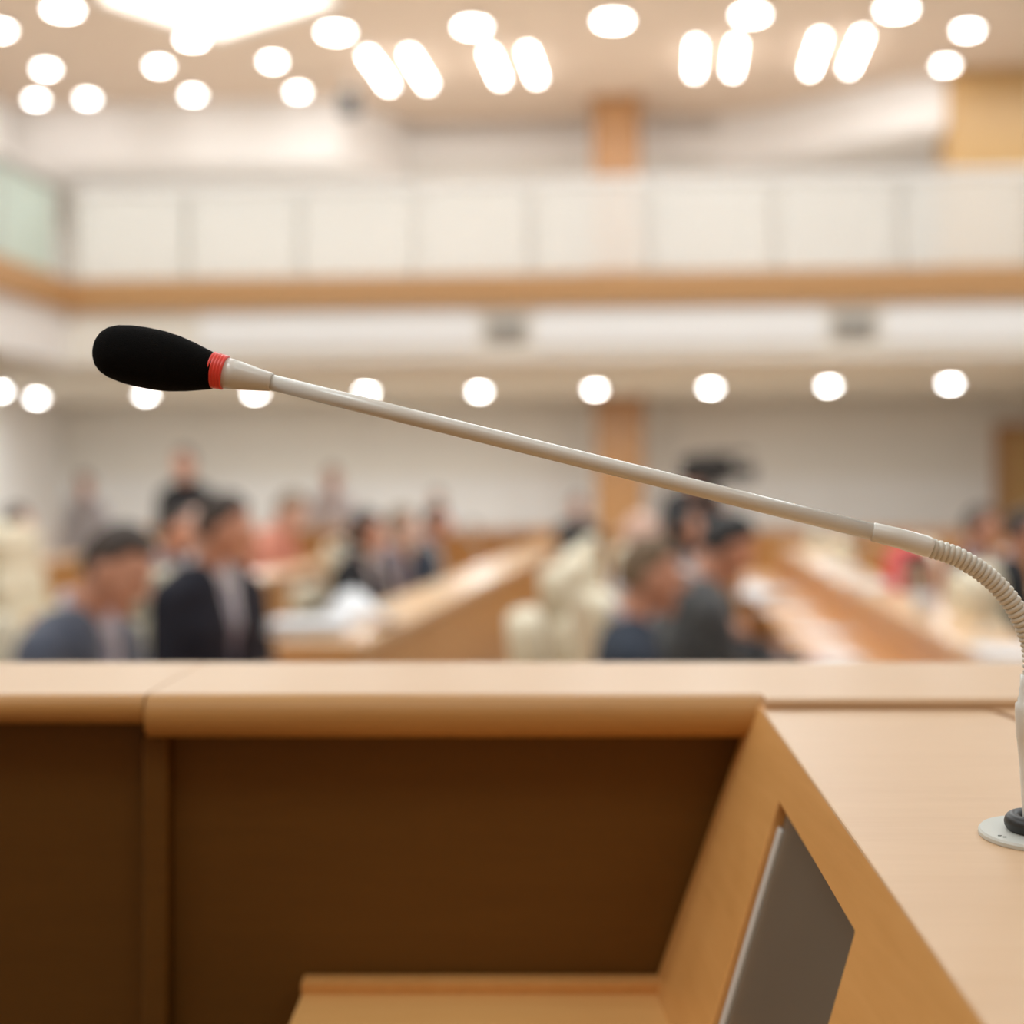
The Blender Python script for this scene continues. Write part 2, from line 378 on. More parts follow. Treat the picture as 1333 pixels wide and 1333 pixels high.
# long ledge boards with a rounded nosing
def ledge(x0, x1, thick, name, dfront):
    r = thick/2; dj = dfront+r
    bm = bmesh.new(); prism(bm, [L(x0, d, h) for d, h in ((1.158, HL), (1.158, HL-thick), (dj+.0002, HL-thick), (dj+.0002, HL))], (x1-x0, 0, 0))
    o = link(name, fin(bm), M['beech'], desk)
    prof = [(dj, HL-thick)]
    for k in range(1, 12):
        a = -PI/2-k*PI/12; prof.append((dj+r*math.cos(a), HL-r+r*math.sin(a)))
    prof.append((dj, HL))
    bm = bmesh.new(); prism(bm, [L(x0, d, h) for d, h in prof], (x1-x0, 0, 0))
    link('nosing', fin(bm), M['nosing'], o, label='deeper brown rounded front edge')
    return o
ledge(XJ+.0006, .158, .028, 'ledge', .966)
ledge(-1.5, XJ-.0006, .019, 'ledge', .968)
bm = bmesh.new()
prism(bm, [L(.158, d, h) for d, h in ((1.158, HL), (1.158, HL-.028), (.954, HL-.028), (.954, HL-.002), (.957, HL))], (.9, 0, 0))
link('ledge', fin(bm), M['beech'], desk)
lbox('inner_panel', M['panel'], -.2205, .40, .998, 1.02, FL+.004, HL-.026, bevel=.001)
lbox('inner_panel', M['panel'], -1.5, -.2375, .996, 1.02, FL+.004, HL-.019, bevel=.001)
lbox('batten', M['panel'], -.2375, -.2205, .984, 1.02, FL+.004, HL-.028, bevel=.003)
lbox('front_panel', M['beech_deep'], -1.5, 1.05, 1.10, 1.125, FL+.004, HL-.028)
# lower writing surface with its back strip
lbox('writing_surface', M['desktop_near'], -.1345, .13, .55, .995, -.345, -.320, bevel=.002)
lbox('back_strip', M['beech_deep'], -.1345, .10, .978, .995, -.320, -.3125, bevel=.001)
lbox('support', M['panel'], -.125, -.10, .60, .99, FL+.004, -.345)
# console: sloping top
def top_h(d): return -.157+.088*(d-.70)
TB = .9495
board = [(.155, TB), (.2915, TB), (.2955, TB-.003), (.300, TB-.020), (.306, TB-.045), (.316, .44), (.155, .44)]
bm = bmesh.new(); prism(bm, [L(x, d, top_h(d)) for x, d in board], (0, 0, -.020))
ct = link('console_top', fin(bm, bevel=.0012), M['beech'], desk)
g = .0035
bm = bmesh.new(); prism(bm, [L(x, d, top_h(d)) for x, d in ((.2965, TB+.0035), (.9, TB+.0035), (.9, .44), (.3225, .44), (.3125, TB-.045), (.3065, TB-.020), (.3020, TB-.003))], (0, 0, -.020))
link('console_surround', fin(bm, bevel=.0012), M['beech'], desk)
# dark bottom of the joint
bm = bmesh.new(); prism(bm, [L(x, d, top_h(d)-.010) for x, d in ((.158, .953), (.88, .953), (.88, .46), (.158, .46))], (0, 0, -.016))
link('groove_bed', fin(bm), M['beech_deep'], desk)
# leaning side of the console
P0, P1 = L(.1553, .950, top_h(.950)-.0005), L(.1553, .44, top_h(.44)-.0005)
P2 = L(.092, .962, -.322)
ea = (P1-P0).normalized(); nrm = ea.cross(P2-P0).normalized()
if nrm.x > 0: nrm = -nrm
eb = nrm.cross(ea)
if eb.z > 0: eb = -eb
# the back edge of the side leans with P2
kb = (P2-P0).dot(ea)/(P2-P0).dot(eb)
def SP(s, t_, n_=0): return P0+ea*(s+kb*t_)+eb*t_+nrm*n_
def SQ(s, t_, n_=0): return SP(s+.20*(t_-t0), t_, n_)
def st(px, py):      # where a line of sight meets the leaning side
    x, h = (px-HX)/FPX, (HY-py)/FPX
    o_, dv = L(0, 0, 0), L(x, 1, h)-L(0, 0, 0)
    k = (P0-o_).dot(nrm)/dv.dot(nrm); q = o_+dv*k-P0
    t_ = q.dot(eb); return q.dot(ea)-kb*t_, t_
for pp in ((1015, 1045), (1110, 1215), (930, 1333), (1075, 1333), (985, 925), (850, 1290), (1290, 1333)): print('SIDE', pp, [round(v, 4) for v in st(*pp)])
s0, t0 = st(1014, 1040); s1, t1 = st(1111, 1215)
t0 = (t0+t1)/2
BOT = .42; tb = t0+.24
outer = [(-.034, 0), (.50, 0), (.50, BOT), (-.034, BOT)]; SL = .20; inner = [(s0, t0), (s1, t0), (s1+SL*(tb-t0), tb), (s0+SL*(tb-t0), tb)]
bm = bmesh.new(); D = -.018
of = [bm.verts.new(SP(*p)) for p in outer]; inf = [bm.verts.new(SP(*p)) for p in inner]
ob_ = [bm.verts.new(SP(*p, D)) for p in outer]; ib = [bm.verts.new(SP(*p, D)) for p in inner]
for i in range(4):
    j = (i+1) % 4
    bm.faces.new((of[i], of[j], inf[j], inf[i])); bm.faces.new((ob_[j], ob_[i], ib[i], ib[j]))
    bm.faces.new((of[j], of[i], ob_[i], ob_[j])); bm.faces.new((inf[i], inf[j], ib[j], ib[i]))
side = link('side_panel', fin(bm, bevel=.0012), M['beech_deep'], desk)
bm = bmesh.new(); prism(bm, [SQ(s0-.02, t0-.02, -.0185), SQ(s1+.02, t0-.02, -.0185), SQ(s1+.02, tb+.02, -.0185), SQ(s0-.02, tb+.02, -.0185)], nrm*-.012)
link('backing', fin(bm), M['panel'], side)
bm = bmesh.new(); prism(bm, [SQ(s0+.006, t0+.001, -.018), SQ(s1-.001, t0+.001, -.018), SQ(s1-.001, tb-.001, -.018), SQ(s0+.006, tb-.001, -.018)], nrm*.013)
scr = link('monitor_screen', fin(bm), M['screen'], desk, label='dark grey monitor glass set into the leaning console side')
bm = bmesh.new(); prism(bm, [SQ(s0+.001, t0+.012, -.018), SQ(s0+.010, t0+.012, -.018), SQ(s0+.010, tb-.001, -.018), SQ(s0+.001, tb-.001, -.018)], nrm*.0145)
link('screen_edge', fin(bm, bevel=.0008), M['silver'], scr)
# console body behind the side
bm = bmesh.new()
a = [L(.175, .945, -.17), L(.175, .45, -.20), L(.175, .45, FL+.004), L(.175, .945, FL+.004)]
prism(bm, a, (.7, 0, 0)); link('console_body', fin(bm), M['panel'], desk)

# ---------------------------------------------------------------- gooseneck microphone
K = .70/FPX
def mp(px, py, d=.70): return at(px, py, d)
base_c = cw((1345-HX)*K, .70, top_h(.70))
mic = empty('gooseneck_microphone', base_c, TH, label='grey gooseneck conference microphone with black foam head and red ring', cat='microphone')
inv = Matrix.Rotation(-TH, 4, 'Z') @ Matrix.Translation(-base_c)
def m2(px, py, d=.70): return inv @ mp(px, py, d)
def hd(px): return .70+(1135-px)/1010*.035
def axis(px): return 692+(px-1135)*(692-498)/(1135-355)
tilt = Matrix.Rotation(math.atan(.088), 4, 'X')
def mlathe(name, prof, mat, parent=mic, tl=False, seg=40, smooth=True, **k):
    bm = bmesh.new(); lathe(bm, prof, seg)
    if tl: bm.transform(tilt)
    me = fin(bm, smooth=smooth)
    o = link(name, me, mat, parent, **k); return o
R_ = 69*K
bp_ = mlathe('base_plate', [(0, .0002), (R_, .0002), (R_, .0018), (R_-.0008, .0028), (0, .0030)], M['base_plate'], tl=True, seg=64, smooth=False)
for ang, rr in ((205, .82), (212, .80)):
    bm = bmesh.new(); x, y = math.cos(math.radians(ang))*R_*rr, math.sin(math.radians(ang))*R_*rr
    bx(bm, x-.0008, x+.0008, y-.0003, y+.0003, .0028, .0031); bm.transform(tilt)
    link('mark', fin(bm), M['mark'], bp_)
bm = bmesh.new(); prof = []
for k in range(16):
    a = 2*PI*k/16; prof.append((.0090+.0040*math.cos(a), .0064+.0042*math.sin(a)))
lathe(bm, prof+[prof[0]], 48); bmesh.ops.remove_doubles(bm, verts=bm.verts[:], dist=1e-6); bm.transform(tilt)
link('rubber_ring', fin(bm, smooth=True), M['rubber'], mic)
def path(name, pts, rad, mat, seg=32, parent=mic, smooth=True, cap=True):
    bm = bmesh.new(); sweep(bm, pts, rad, seg, cap)
    me = fin(bm, smooth=smooth)
    if smooth:
        me.update()
        for p in me.polygons:
            if len(p.vertices) > 4: p.use_smooth = False
    return link(name, me, mat, parent)
# stem
st_ = [(1100, 13.2), (1060, 13.6), (1000, 17), (962, 20.5), (961, 21.4), (925, 22.8), (916, 22.5), (914, 19.5), (908, 19.3), (906, 17.8), (896, 17.5), (894, 16.5), (878, 16.2)]
path('stem', [m2(1345, y) for y, r in st_], [r*K for y, r in st_], M['grey_plastic'], 40)
# flexible ringed hose
ctrl = [Vector(v) for v in ((1345.5, 878), (1344, 850), (1338, 825), (1325, 797), (1305, 769), (1280, 746), (1252, 728), (1232, 719.5), (1211, 713.5))]
def cat(P, n=40):
    out = []
    for i in range(len(P)-1):
        a, b, c, d = P[max(i-1, 0)], P[i], P[i+1], P[min(i+2, len(P)-1)]
        for k in range(n):
            t_ = k/n; out.append(.5*((2*b)+(c-a)*t_+(2*a-5*b+4*c-d)*t_*t_+(3*b-a-3*c+d)*t_**3))
    return out+[P[-1]]
cv = cat(ctrl); ln = [0]
for a, b in zip(cv, cv[1:]): ln.append(ln[-1]+(b-a).length)
NR = 31; tot = ln[-1]; pts, rad = [], []
pat = ((0, 10.6), (.12, 12.6), (.3, 13.4), (.6, 13.4), (.78, 12.6), (.9, 10.6))
def pick(s):
    for i in range(len(ln)-1):
        if ln[i+1] >= s: return cv[i].lerp(cv[i+1], (s-ln[i])/max(1e-6, ln[i+1]-ln[i]))
    return cv[-1]
for k in range(NR):
    for f, r in pat: pts.append(m2(*pick((k+f)/NR*tot))); rad.append(r*K)
path('flexible_hose', pts, rad, M['grey_flex'], 32)
# collar, rod, neck, ring, foam all lie along one line
def ax(px, off=0): return m2(px, axis(px), hd(px))
def m2l(x, y): return m2(x, y, hd(x))
path('collar', [m2l(1213, 714), m2l(1209, 712.5), m2l(1205, 711), m2l(1170, 700.5), m2l(1137, 692.3), m2l(1135.5, 692)], [12*K, 13.4*K, 14*K, 13.2*K, 12.4*K, 11.6*K], M['grey_plastic'])
path('rod', [ax(1137), ax(900), ax(600), ax(352)], [11.0*K, 11.0*K, 11.0*K, 10.8*K], M['grey_plastic'], 40)
path('neck', [m2l(354, 497.8), m2l(352, 497.3), m2l(335, 494), m2l(310, 488.8), m2l(292, 485)], [12.0*K, 12.9*K, 15.4*K, 19.5*K, 21.5*K], M['grey_plastic'], 40)
rp, rr = [], []
for k in range(5):
    for f, r in ((0, 22.2), (.3, 23.6), (.7, 23.6), (.95, 22.2)):
        s = (k+f)/5; rp.append(m2l(294-s*20, 485.5-s*4.6)); rr.append((r+s*1.2)*K)
path('red_ring', rp, rr, M['red'], 40)
prof = [(0, 1), (.6, 9), (3, 18), (7, 25), (14, 31.5), (25, 36.5), (42, 39.8), (62, 41.3), (85, 41), (105, 38.5), (125, 34), (142, 29), (152, 26), (158, 24), (159.5, 21)]
ux, uy = math.cos(math.radians(11.5)), math.sin(math.radians(11.5))
path('foam_windscreen', [m2l(124+s*ux, 452.5+s*uy) for s, r in prof], [r*1.0*K for s, r in prof], M['foam'], 48)

# ---------------------------------------------------------------- long audience desks
def long_desk(u0, u1, v0, v1, label, seat_side=-1, sw=.34):
    r = empty('audience_desk', ((u0+u1)/2, (v0+v1)/2, 0), 0, label=label, cat='desk', group=None)
    cx, cy = (u0+u1)/2, (v0+v1)/2; hw, hl = (u1-u0)/2, (v1-v0)/2
    box('ledge', M['desktop'], -hw, hw, -hl, hl, .915, .95, r, bevel=.008)
    n = max(1, round((v1-v0)/1.35)); s = (2*hl-.04)/n
    for i in range(n):
        box('panel', M['desk'], hw-.06, hw-.035, -hl+.02+i*s+.006, -hl+.02+(i+1)*s-.006, .08, .915, r, bevel=.003)
    box('inner_board', M['desk'], -hw+.02, -hw+.04, -hl+.02, hl-.02, .62, .915, r)
    box('work_surface', M['desk'], -hw-sw, -hw+.03, -hl+.02, hl-.02, .72, .745, r, bevel=.005)
    for y in (-hl+.012, hl-.012): box('end_panel', M['desk'], -hw-sw+.05, hw-.035, y-.012, y+.012, .02, .72, r)
    for y in (-hl+.012, hl-.012): box('end_upper_panel', M['desk'], -hw+.015, hw-.03, y-.012, y+.012, .72, .915, r)
    box('plinth', M['dark_wall'], hw-.08, hw-.05, -hl+.03, hl-.03, 0, .08, r)
    for i in range(1, n):
        box('divider', M['desk'], -hw-sw+.08, hw-.06, -hl+.02+i*s-.012, -hl+.02+i*s+.012, .02, .72, r)
    return r
da_ = long_desk(-1.25, -.96, 4.72, 13.4, 'long beech desk row left of centre with its pale ledge running away')
box('work_surface', M['desk'], -.485, -.125, -5.2, -4.325, .72, .745, da_, bevel=.005)
box('end_panel', M['desk'], -.435, -.18, -5.19, -5.165, .02, .72, da_)
long_desk(-2.45, -2.22, 5.6, 13.4, 'long beech desk row behind the men seated at the left')
long_desk(.86, 1.14, 4.0, 13.0, 'long beech desk row to the right of the men in slate and grey jackets')
long_desk(2.7, 2.95, 4.2, 13.0, 'long beech desk row at the far right edge')
long_desk(-4.5, -4.25, 8.0, 13.6, 'long beech desk row at the far left edge')
# far cross desk rows, backs toward us
def cross_desk(u0, u1, v, label):
    r = empty('cross_desk', ((u0+u1)/2, v, 0), 0, label=label, cat='desk'); h = (u1-u0)/2
    box('ledge', M['desktop'], -h, h, -.15, .15, 1.03, 1.065, r, bevel=.006)
    n = round(2*h/1.2); s = 2*h/n
    for i in range(n): box('panel', M['desk'], -h+i*s+.006, -h+(i+1)*s-.006, -.13, -.105, .06, 1.03, r, bevel=.003)
    box('work_surface', M['desktop'], -h, h, .13, .5, .72, .745, r)
    for x in (-h+.02, h-.02): box('end_panel', M['desk'], x-.015, x+.015, -.105, .48, 0, .72, r)
cross_desk(-.9, 4.6, 14.3, 'wooden cross desk at the back of the hall, right of the column')
cross_desk(-4.6, -1.3, 14.6, 'wooden cross desk at the back of the hall, left half')

# ---------------------------------------------------------------- cream chairs
def pillow(bm, cx, cy, cz, sx, sy, sz, p=.45, n=16):
    r = bmesh.ops.create_uvsphere(bm, u_segments=n*2, v_segments=n, radius=1)
    for v in r['verts']:
        c = v.co; f = lambda a: math.copysign(abs(a)**p, a)
        v.co = Vector((cx+f(c.x)*sx, cy+f(c.y)*sy, cz+f(c.z)*sz))
def tilt_b(bm, y, z, a):
    bm.transform(Matrix.Translation((0, y, z)) @ Matrix.Rotation(a, 4, 'X') @ Matrix.Translation((0, -y, -z)))
CH = []
bm = bmesh.new(); pillow(bm, 0, 0, .44, .25, .25, .055); CH.append(('seat', fin(bm, smooth=True), 'cream'))
bm = bmesh.new()
pillow(bm, 0, -.26, .64, .235, .05, .12, .5); pillow(bm, 0, -.265, .82, .24, .055, .12, .5); tilt_b(bm, -.25, .5, .12); CH.append(('backrest', fin(bm, smooth=True), 'cream'))
bm = bmesh.new(); pillow(bm, 0, -.265, 1.02, .215, .055, .105, .55); tilt_b(bm, -.25, .5, .12); CH.append(('headrest', fin(bm, smooth=True), 'cream'))
bm = bmesh.new(); pillow(bm, 0, -.315, .78, .22, .018, .33, .4); tilt_b(bm, -.25, .5, .12); CH.append(('back_shell', fin(bm, smooth=True), 'cream'))
for s in (-1, 1):
    bm = bmesh.new(); pillow(bm, s*.275, -.02, .645, .028, .17, .022, .5); CH.append(('armrest', fin(bm, smooth=True), 'cream'))
    bm = bmesh.new(); sweep(bm, [(s*.22, .04, .40), (s*.28, .05, .42), (s*.28, .03, .63)], [.014]*3, 10); CH.append(('arm_support', fin(bm, smooth=True), 'chrome'))
bm = bmesh.new(); lathe(bm, [(.03, .08), (.03, .25), (.02, .25), (.02, .39), (.09, .40)], 16); CH.append(('gas_lift', fin(bm), 'chrome'))
for k in range(5):
    a = 2*PI*k/5+.3
    bm = bmesh.new(); sweep(bm, [(0, 0, .10), (.28*math.cos(a), .28*math.sin(a), .07)], [.025, .014], 10)
    CH.append(('base_leg', fin(bm, smooth=True), 'chrome'))
    bm = bmesh.new(); pillow(bm, .28*math.cos(a), .28*math.sin(a), .03, .02, .025, .03, .7, 6); CH.append(('caster', fin(bm, smooth=True), 'dark_plastic'))
def chair(u, v, rz, label, s=1.0):
    o = empty('conference_chair', (u, v, 0), rz, label=label, cat='chair', group='cream chairs along the desks'); o.scale = (s, s, s)
    for n_, me, m in CH: link(n_, me, M[m], o)
    return o

# ---------------------------------------------------------------- people
def ball(bm, c, r, seg=10):
    q = bmesh.ops.create_uvsphere(bm, u_segments=seg*2, v_segments=seg, radius=1)
    r = r if isinstance(r, (tuple, list)) else (r, r, r)
    for v in q['verts']: v.co = Vector((v.co.x*r[0]+c[0], v.co.y*r[1]+c[1], v.co.z*r[2]+c[2]))
    return q['verts']
def cone(bm, a, ra, b, rb, seg=14):
    a, b = Vector(a), Vector(b); ball(bm, a, ra, 8); ball(bm, b, rb, 8); sweep(bm, [a, b], [ra, rb], seg)
def bake(bm, voxel, smooth=6):
    me = bpy.data.meshes.new('t'); bm.to_mesh(me); bm.free()
    o = bpy.data.objects.new('t', me); C.objects.link(o)
    r = o.modifiers.new('r', 'REMESH'); r.mode = 'VOXEL'; r.voxel_size = voxel
    s = o.modifiers.new('s', 'SMOOTH'); s.iterations = smooth; s.factor = .5
    dg = bpy.context.evaluated_depsgraph_get()
    res = bpy.data.meshes.new_from_object(o.evaluated_get(dg)); bpy.data.objects.remove(o)
    for p in res.polygons: p.use_smooth = True
    return res
def split(me, test):     # divide faces into two meshes: test true / false
    out = []
    for want in (True, False):
        b = bmesh.new(); b.from_mesh(me)
        bmesh.ops.delete(b, geom=[f for f in b.faces if test(f.calc_center_median()) != want], context='FACES')
        m = bpy.data.meshes.new('c'); b.to_mesh(m); b.free()
        for p in m.polygons: p.use_smooth = True
        out.append(m)
    return out
def build_pose(seated=True, lean=.10, pitch=0, yaw=0, arms='desk', build=1.0, skirt=False):
    hip = .50 if seated else .90
    T = Matrix.Translation((0, 0, hip)) @ Matrix.Rotation(-lean, 4, 'X')     # torso frame: z up the spine, y to the front
    tp = lambda x, y, z: T @ Vector((x, y, z))
    B = build
    torso = [((0, 0, .02), .135*B), ((0, .01, .16), .125*B), ((0, 0, .34), .125*B), ((0, -.01, .46), .105*B)]
    NB, HC = tp(0, -.015, .56), None
    HM = T @ Matrix.Translation((0, .015, .60)) @ Matrix.Rotation(lean+pitch, 4, 'X') @ Matrix.Rotation(yaw, 4, 'Z') @ Matrix.Translation((0, .015, .105))
    def add_torso(bm, g):
        for (a, ra), (b, rb) in zip(torso, torso[1:]):
            for s in (-1, 1):
                cone(bm, tp(s*.055*B, a[1], a[2]), ra*.82+g, tp(s*(.055 if b[2] < .3 else .075)*B, b[1], b[2]), rb*.82+g)
        for s in (-1, 1): cone(bm, tp(s*.06, -.01, .49), .075+g, tp(s*.165*B, -.01, .455), .058+g)
    sh = [tp(s*.185*B, -.005, .445) for s in (-1, 1)]
    if arms == 'desk': el = [tp(s*.255, .12, .20) for s in (-1, 1)]; wr = [Vector((s*.12, .40+lean*.1, .785)) for s in (-1, 1)]
    elif arms == 'lap': el = [tp(s*.25, .03, .17) for s in (-1, 1)]; wr = [Vector((s*.10, .27, .66)) for s in (-1, 1)]
    elif arms == 'down': el = [tp(s*.235, -.02, .16) for s in (-1, 1)]; wr = [tp(s*.245, .04, -.08) for s in (-1, 1)]
    elif arms == 'camera': el = [tp(s*.24, .14, .27) for s in (-1, 1)]; wr = [tp(s*.13, .33, .43) for s in (-1, 1)]
    def add_arms(bm, g, upto=1.0):
        for i in (0, 1):
            cone(bm, sh[i], .050+g, el[i], .040+g); cone(bm, el[i], .040+g, el[i].lerp(wr[i], upto), .027+g+(0 if g == 0 else .004))
    if seated:
        hips = [Vector((s*.085, .02, hip+.01)) for s in (-1, 1)]; kn = [Vector((s*.12, .44, .50)) for s in (-1, 1)]
        an = [Vector((s*.12, .42, .10)) for s in (-1, 1)]
    else:
        hips = [Vector((s*.085, 0, hip)) for s in (-1, 1)]; kn = [Vector((s*.10, .02, .49)) for s in (-1, 1)]
        an = [Vector((s*.11, -.01, .09)) for s in (-1, 1)]
    def add_legs(bm, g):
        for i in (0, 1):
            cone(bm, hips[i], .088+g, kn[i], .055+g); cone(bm, kn[i], .055+g, an[i]-Vector((0, 0, .035 if g else 0)), .036+g*1.6)
    bm = bmesh.new(); add_torso(bm, 0); add_arms(bm, 0); add_legs(bm, 0)
    cone(bm, NB, .058, HM @ Vector((0, -.03, -.07)), .052)
    # hands: palm, four fingers, thumb
    for i, s in ((0, -1), (1, 1)):
        d = (wr[i]-el[i]).normalized()
        if arms in ('desk', 'lap'): d = Vector((d.x*.6, 1, -.12 if arms == 'desk' else -.2)).normalized()
        up_ = Vector((0, 0, 1)) if abs(d.z) < .8 else Vector((0, 1, 0))
        sd = d.cross(up_).normalized(); nn = sd.cross(d).normalized()
        pc = wr[i]+d*.05
        cone(bm, wr[i], .026, pc, .022)
        for k, (o_, l) in enumerate(((-.030, .060), (-.010, .074), (.010, .078), (.030, .070))):
            k1 = pc+sd*o_*s*-1+d*.035; k2 = k1+d*l*.55-nn*.010; k3 = k2+d*l*.35-nn*.024
            cone(bm, pc+sd*o_*.8*s*-1, .014, k1, .0105, 8); cone(bm, k1, .0100, k2, .0092, 8); cone(bm, k2, .0092, k3, .0085, 8)
        b0 = wr[i]+d*.025+sd*.024*s*-1*1; b0 = wr[i]+d*.02-sd*.022*s*-1*-1
        th = (b0-wr[i]-d*.02).normalized()
        cone(bm, b0, .014, b0+d*.03+th*.022, .012, 8); cone(bm, b0+d*.03+th*.022, .012, b0+d*.062+th*.026-nn*.01, .0095, 8)
    for i in (0, 1): cone(bm, an[i], .035, an[i]+Vector((0, .14, -.055)), .028)
    # head with face
    hb = bmesh.new(); q = ball(hb, (0, 0, 0), 1, 18)
    for v in q:
        c = v.co.copy(); jaw = max(0, -c.z); w_ = 1-.30*jaw**1.5
        y = c.y*(.098 if c.y < 0 else .092); 
        if c.z < 0: y = c.y*(.098*(1-.45*jaw) if c.y < 0 else .092*(1-.10*jaw))
        v.co = Vector((c.x*.076*w_, y, c.z*.118))
    cone(hb, (0, .088, .015), .010, (0, .112, -.022), .013, 8)                 # nose
    for s in (-1, 1):
        ball(hb, (s*.012, .098, -.026), .009, 6)
        ball(hb, (s*.080, -.008, -.005), (.010, .022, .032), 8)                # ears
        cone(hb, (s*.014, .086, .030), .010, (s*.046, .074, .030), .009, 8)    # brow
        ball(hb, (s*.038, .064, -.028), .024, 8)                               # cheek
    cone(hb, (-.020, .081, -.054), .0075, (.020, .081, -.054), .0075, 8)
    cone(hb, (-.016, .080, -.064), .0075, (.016, .080, -.064), .0075, 8)
    ball(hb, (0, .066, -.094), .026, 8)
    hb.transform(HM); tmp = bpy.data.meshes.new('h'); hb.to_mesh(tmp); hb.free(); bm.from_mesh(tmp)
    P = {'body': bake(bm, .0075, 4)}
    # jacket split into shell, shirt front and tie
    bm = bmesh.new(); add_torso(bm, .016); add_arms(bm, .014, .93)
    if not seated or True: cone(bm, tp(-.05, 0, -.03), .125*B, tp(.05, 0, -.03), .125*B)
    jk = bake(bm, .011, 5); TI = T.inverted()
    b2 = bmesh.new(); b2.from_mesh(jk); b2.transform(TI); sl = .048/.34     # clean cut lines for lapels and tie
    for co, no in (((0, 0, .20), (1, 0, -sl)), ((0, 0, .20), (-1, 0, -sl)), ((.015, 0, 0), (1, 0, 0)), ((-.015, 0, 0), (1, 0, 0)), ((0, 0, .20), (0, 0, 1))):
        bmesh.ops.bisect_plane(b2, geom=b2.verts[:]+b2.edges[:]+b2.faces[:], plane_co=co, plane_no=no, dist=1e-6)
    b2.transform(T); b2.to_mesh(jk); b2.free()
    def vtest(c):
        l = TI @ c; return l.y > .02 and l.z > .20 and abs(l.x) < .048*(l.z-.20)/.34 and abs(l.x) < .10
    sf, jk2 = split(jk, vtest)
    tie, sf2 = split(sf, lambda c: abs((TI @ c).x) < .015 and (TI @ c).z < .50)
    P['jacket'], P['shirt_front'], P['tie'] = jk2, sf2, tie; P['top'] = jk
    bm = bmesh.new(); ring = []
    for k in range(25):
        a = 2*PI*k/24; ring.append(tp(.066*math.sin(a), -.012+.070*math.cos(a), .555-.035*math.cos(a)))
    sweep(bm, ring, [.014]*25, 10, False); P['collar'] = fin(bm, smooth=True)
    bm = bmesh.new(); add_legs(bm, .012); cone(bm, tp(-.06, .0, 0), .115*B, tp(.06, .0, 0), .115*B); P['trousers'] = bake(bm, .013, 5)
    for nme, i in (('shoe_l', 0), ('shoe_r', 1)):
        bm = bmesh.new(); a = an[i]
        pillow(bm, a.x, a.y+.065, .045, .048, .135, .045, .7, 8); P[nme] = fin(bm, smooth=True)
    for key, fr, lowz, yb in (('hair_short', .028, -.045, .0), ('hair_long', .02, -.9, -.0)):
        bm = bmesh.new(); q = ball(bm, (0, 0, 0), 1, 20)
        for v in q:
            c = v.co; low_ = -.45 if key == 'hair_short' else -1
            side_ = .12 if key == 'hair_short' else -.9
            if c.y < -.35: th_ = low_
            elif c.y < .05: th_ = low_+(side_-low_)*(c.y+.35)/.40
            elif c.y < .45: th_ = side_+(.64-side_)*((c.y-.05)/.40 if key == 'hair_short' else max(0, (c.y-.25)/.20))
            else: th_ = .64
            on = c.z > th_
            k = 1.10 if on else .80
            z = c.z*.118*k+(.004 if on else 0); y = c.y*.098*k-(.004 if on else 0)
            if key == 'hair_long' and on and c.z < -.2: z -= .12*min(1, (-c.z-.2)/.6); y = y*.9-.02
            v.co = HM @ Vector((c.x*.076*(k*1.02), y, z))
        P[key] = fin(bm, smooth=True)
    bm = bmesh.new()
    for s in (-1, 1): 
        vs = ball(bm, (s*.030, .0785, .010), (.0105, .007, .006), 6)
        for v in vs: v.co = HM @ v.co
    P['eyes'] = fin(bm, smooth=True)
    return P
POSE = {'turned': build_pose(True, .04, -.25, .5, 'lap', 1.16), 'write': build_pose(True, .22, -.50, 0, 'desk', 1.14), 'look': build_pose(True, .12, -.12, .0, 'desk'), 'rest': build_pose(True, .02, -.05, .25, 'lap', .95),
        'stand': build_pose(False, .02, -.05, 0, 'down'), 'film': build_pose(False, .04, -.05, 0, 'camera')}
def person(pose, u, v, rz, label, skin='skin', hair='hair_dark', style='hair_short', jacket='suit_navy', shirt='shirt_white', tie='tie', s=1.0, top=False, cat='person'):
    P = POSE[pose]; o = empty('person', (u, v, 0), rz, label=label, cat=cat); o.scale = (s, s, s)
    link('body', P['body'], M[skin], o)
    if top: link('shirt', P['top'], M[jacket], o)
    else:
        link('jacket', P['jacket'], M[jacket], o); link('shirt_front', P['shirt_front'], M[shirt], o); link('tie', P['tie'], M[tie], o)
        link('collar', P['collar'], M[shirt], o)
    link('trousers', P['trousers'], M['trousers'], o); link('shoe', P['shoe_l'], M['shoe'], o); link('shoe', P['shoe_r'], M['shoe'], o)
    if style: link('hair', P[style], M[hair], o)
    link('eyes', P['eyes'], M['eye'], o)
    return o
R90 = -PI/2
def rad(a): return math.radians(a)
def seated(px, d, pose, facing, label, chair_label, s=1.0, cs=1.0, **k):
    p = at(px, 700, d)
    person(pose, p.x, p.y, rad(facing), label, s=s, **k)
    if chair_label:
        f = Vector((-math.sin(rad(facing)), math.cos(rad(facing))))
        chair(p.x+f.x*.05, p.y+f.y*.05, rad(facing), chair_label, cs)
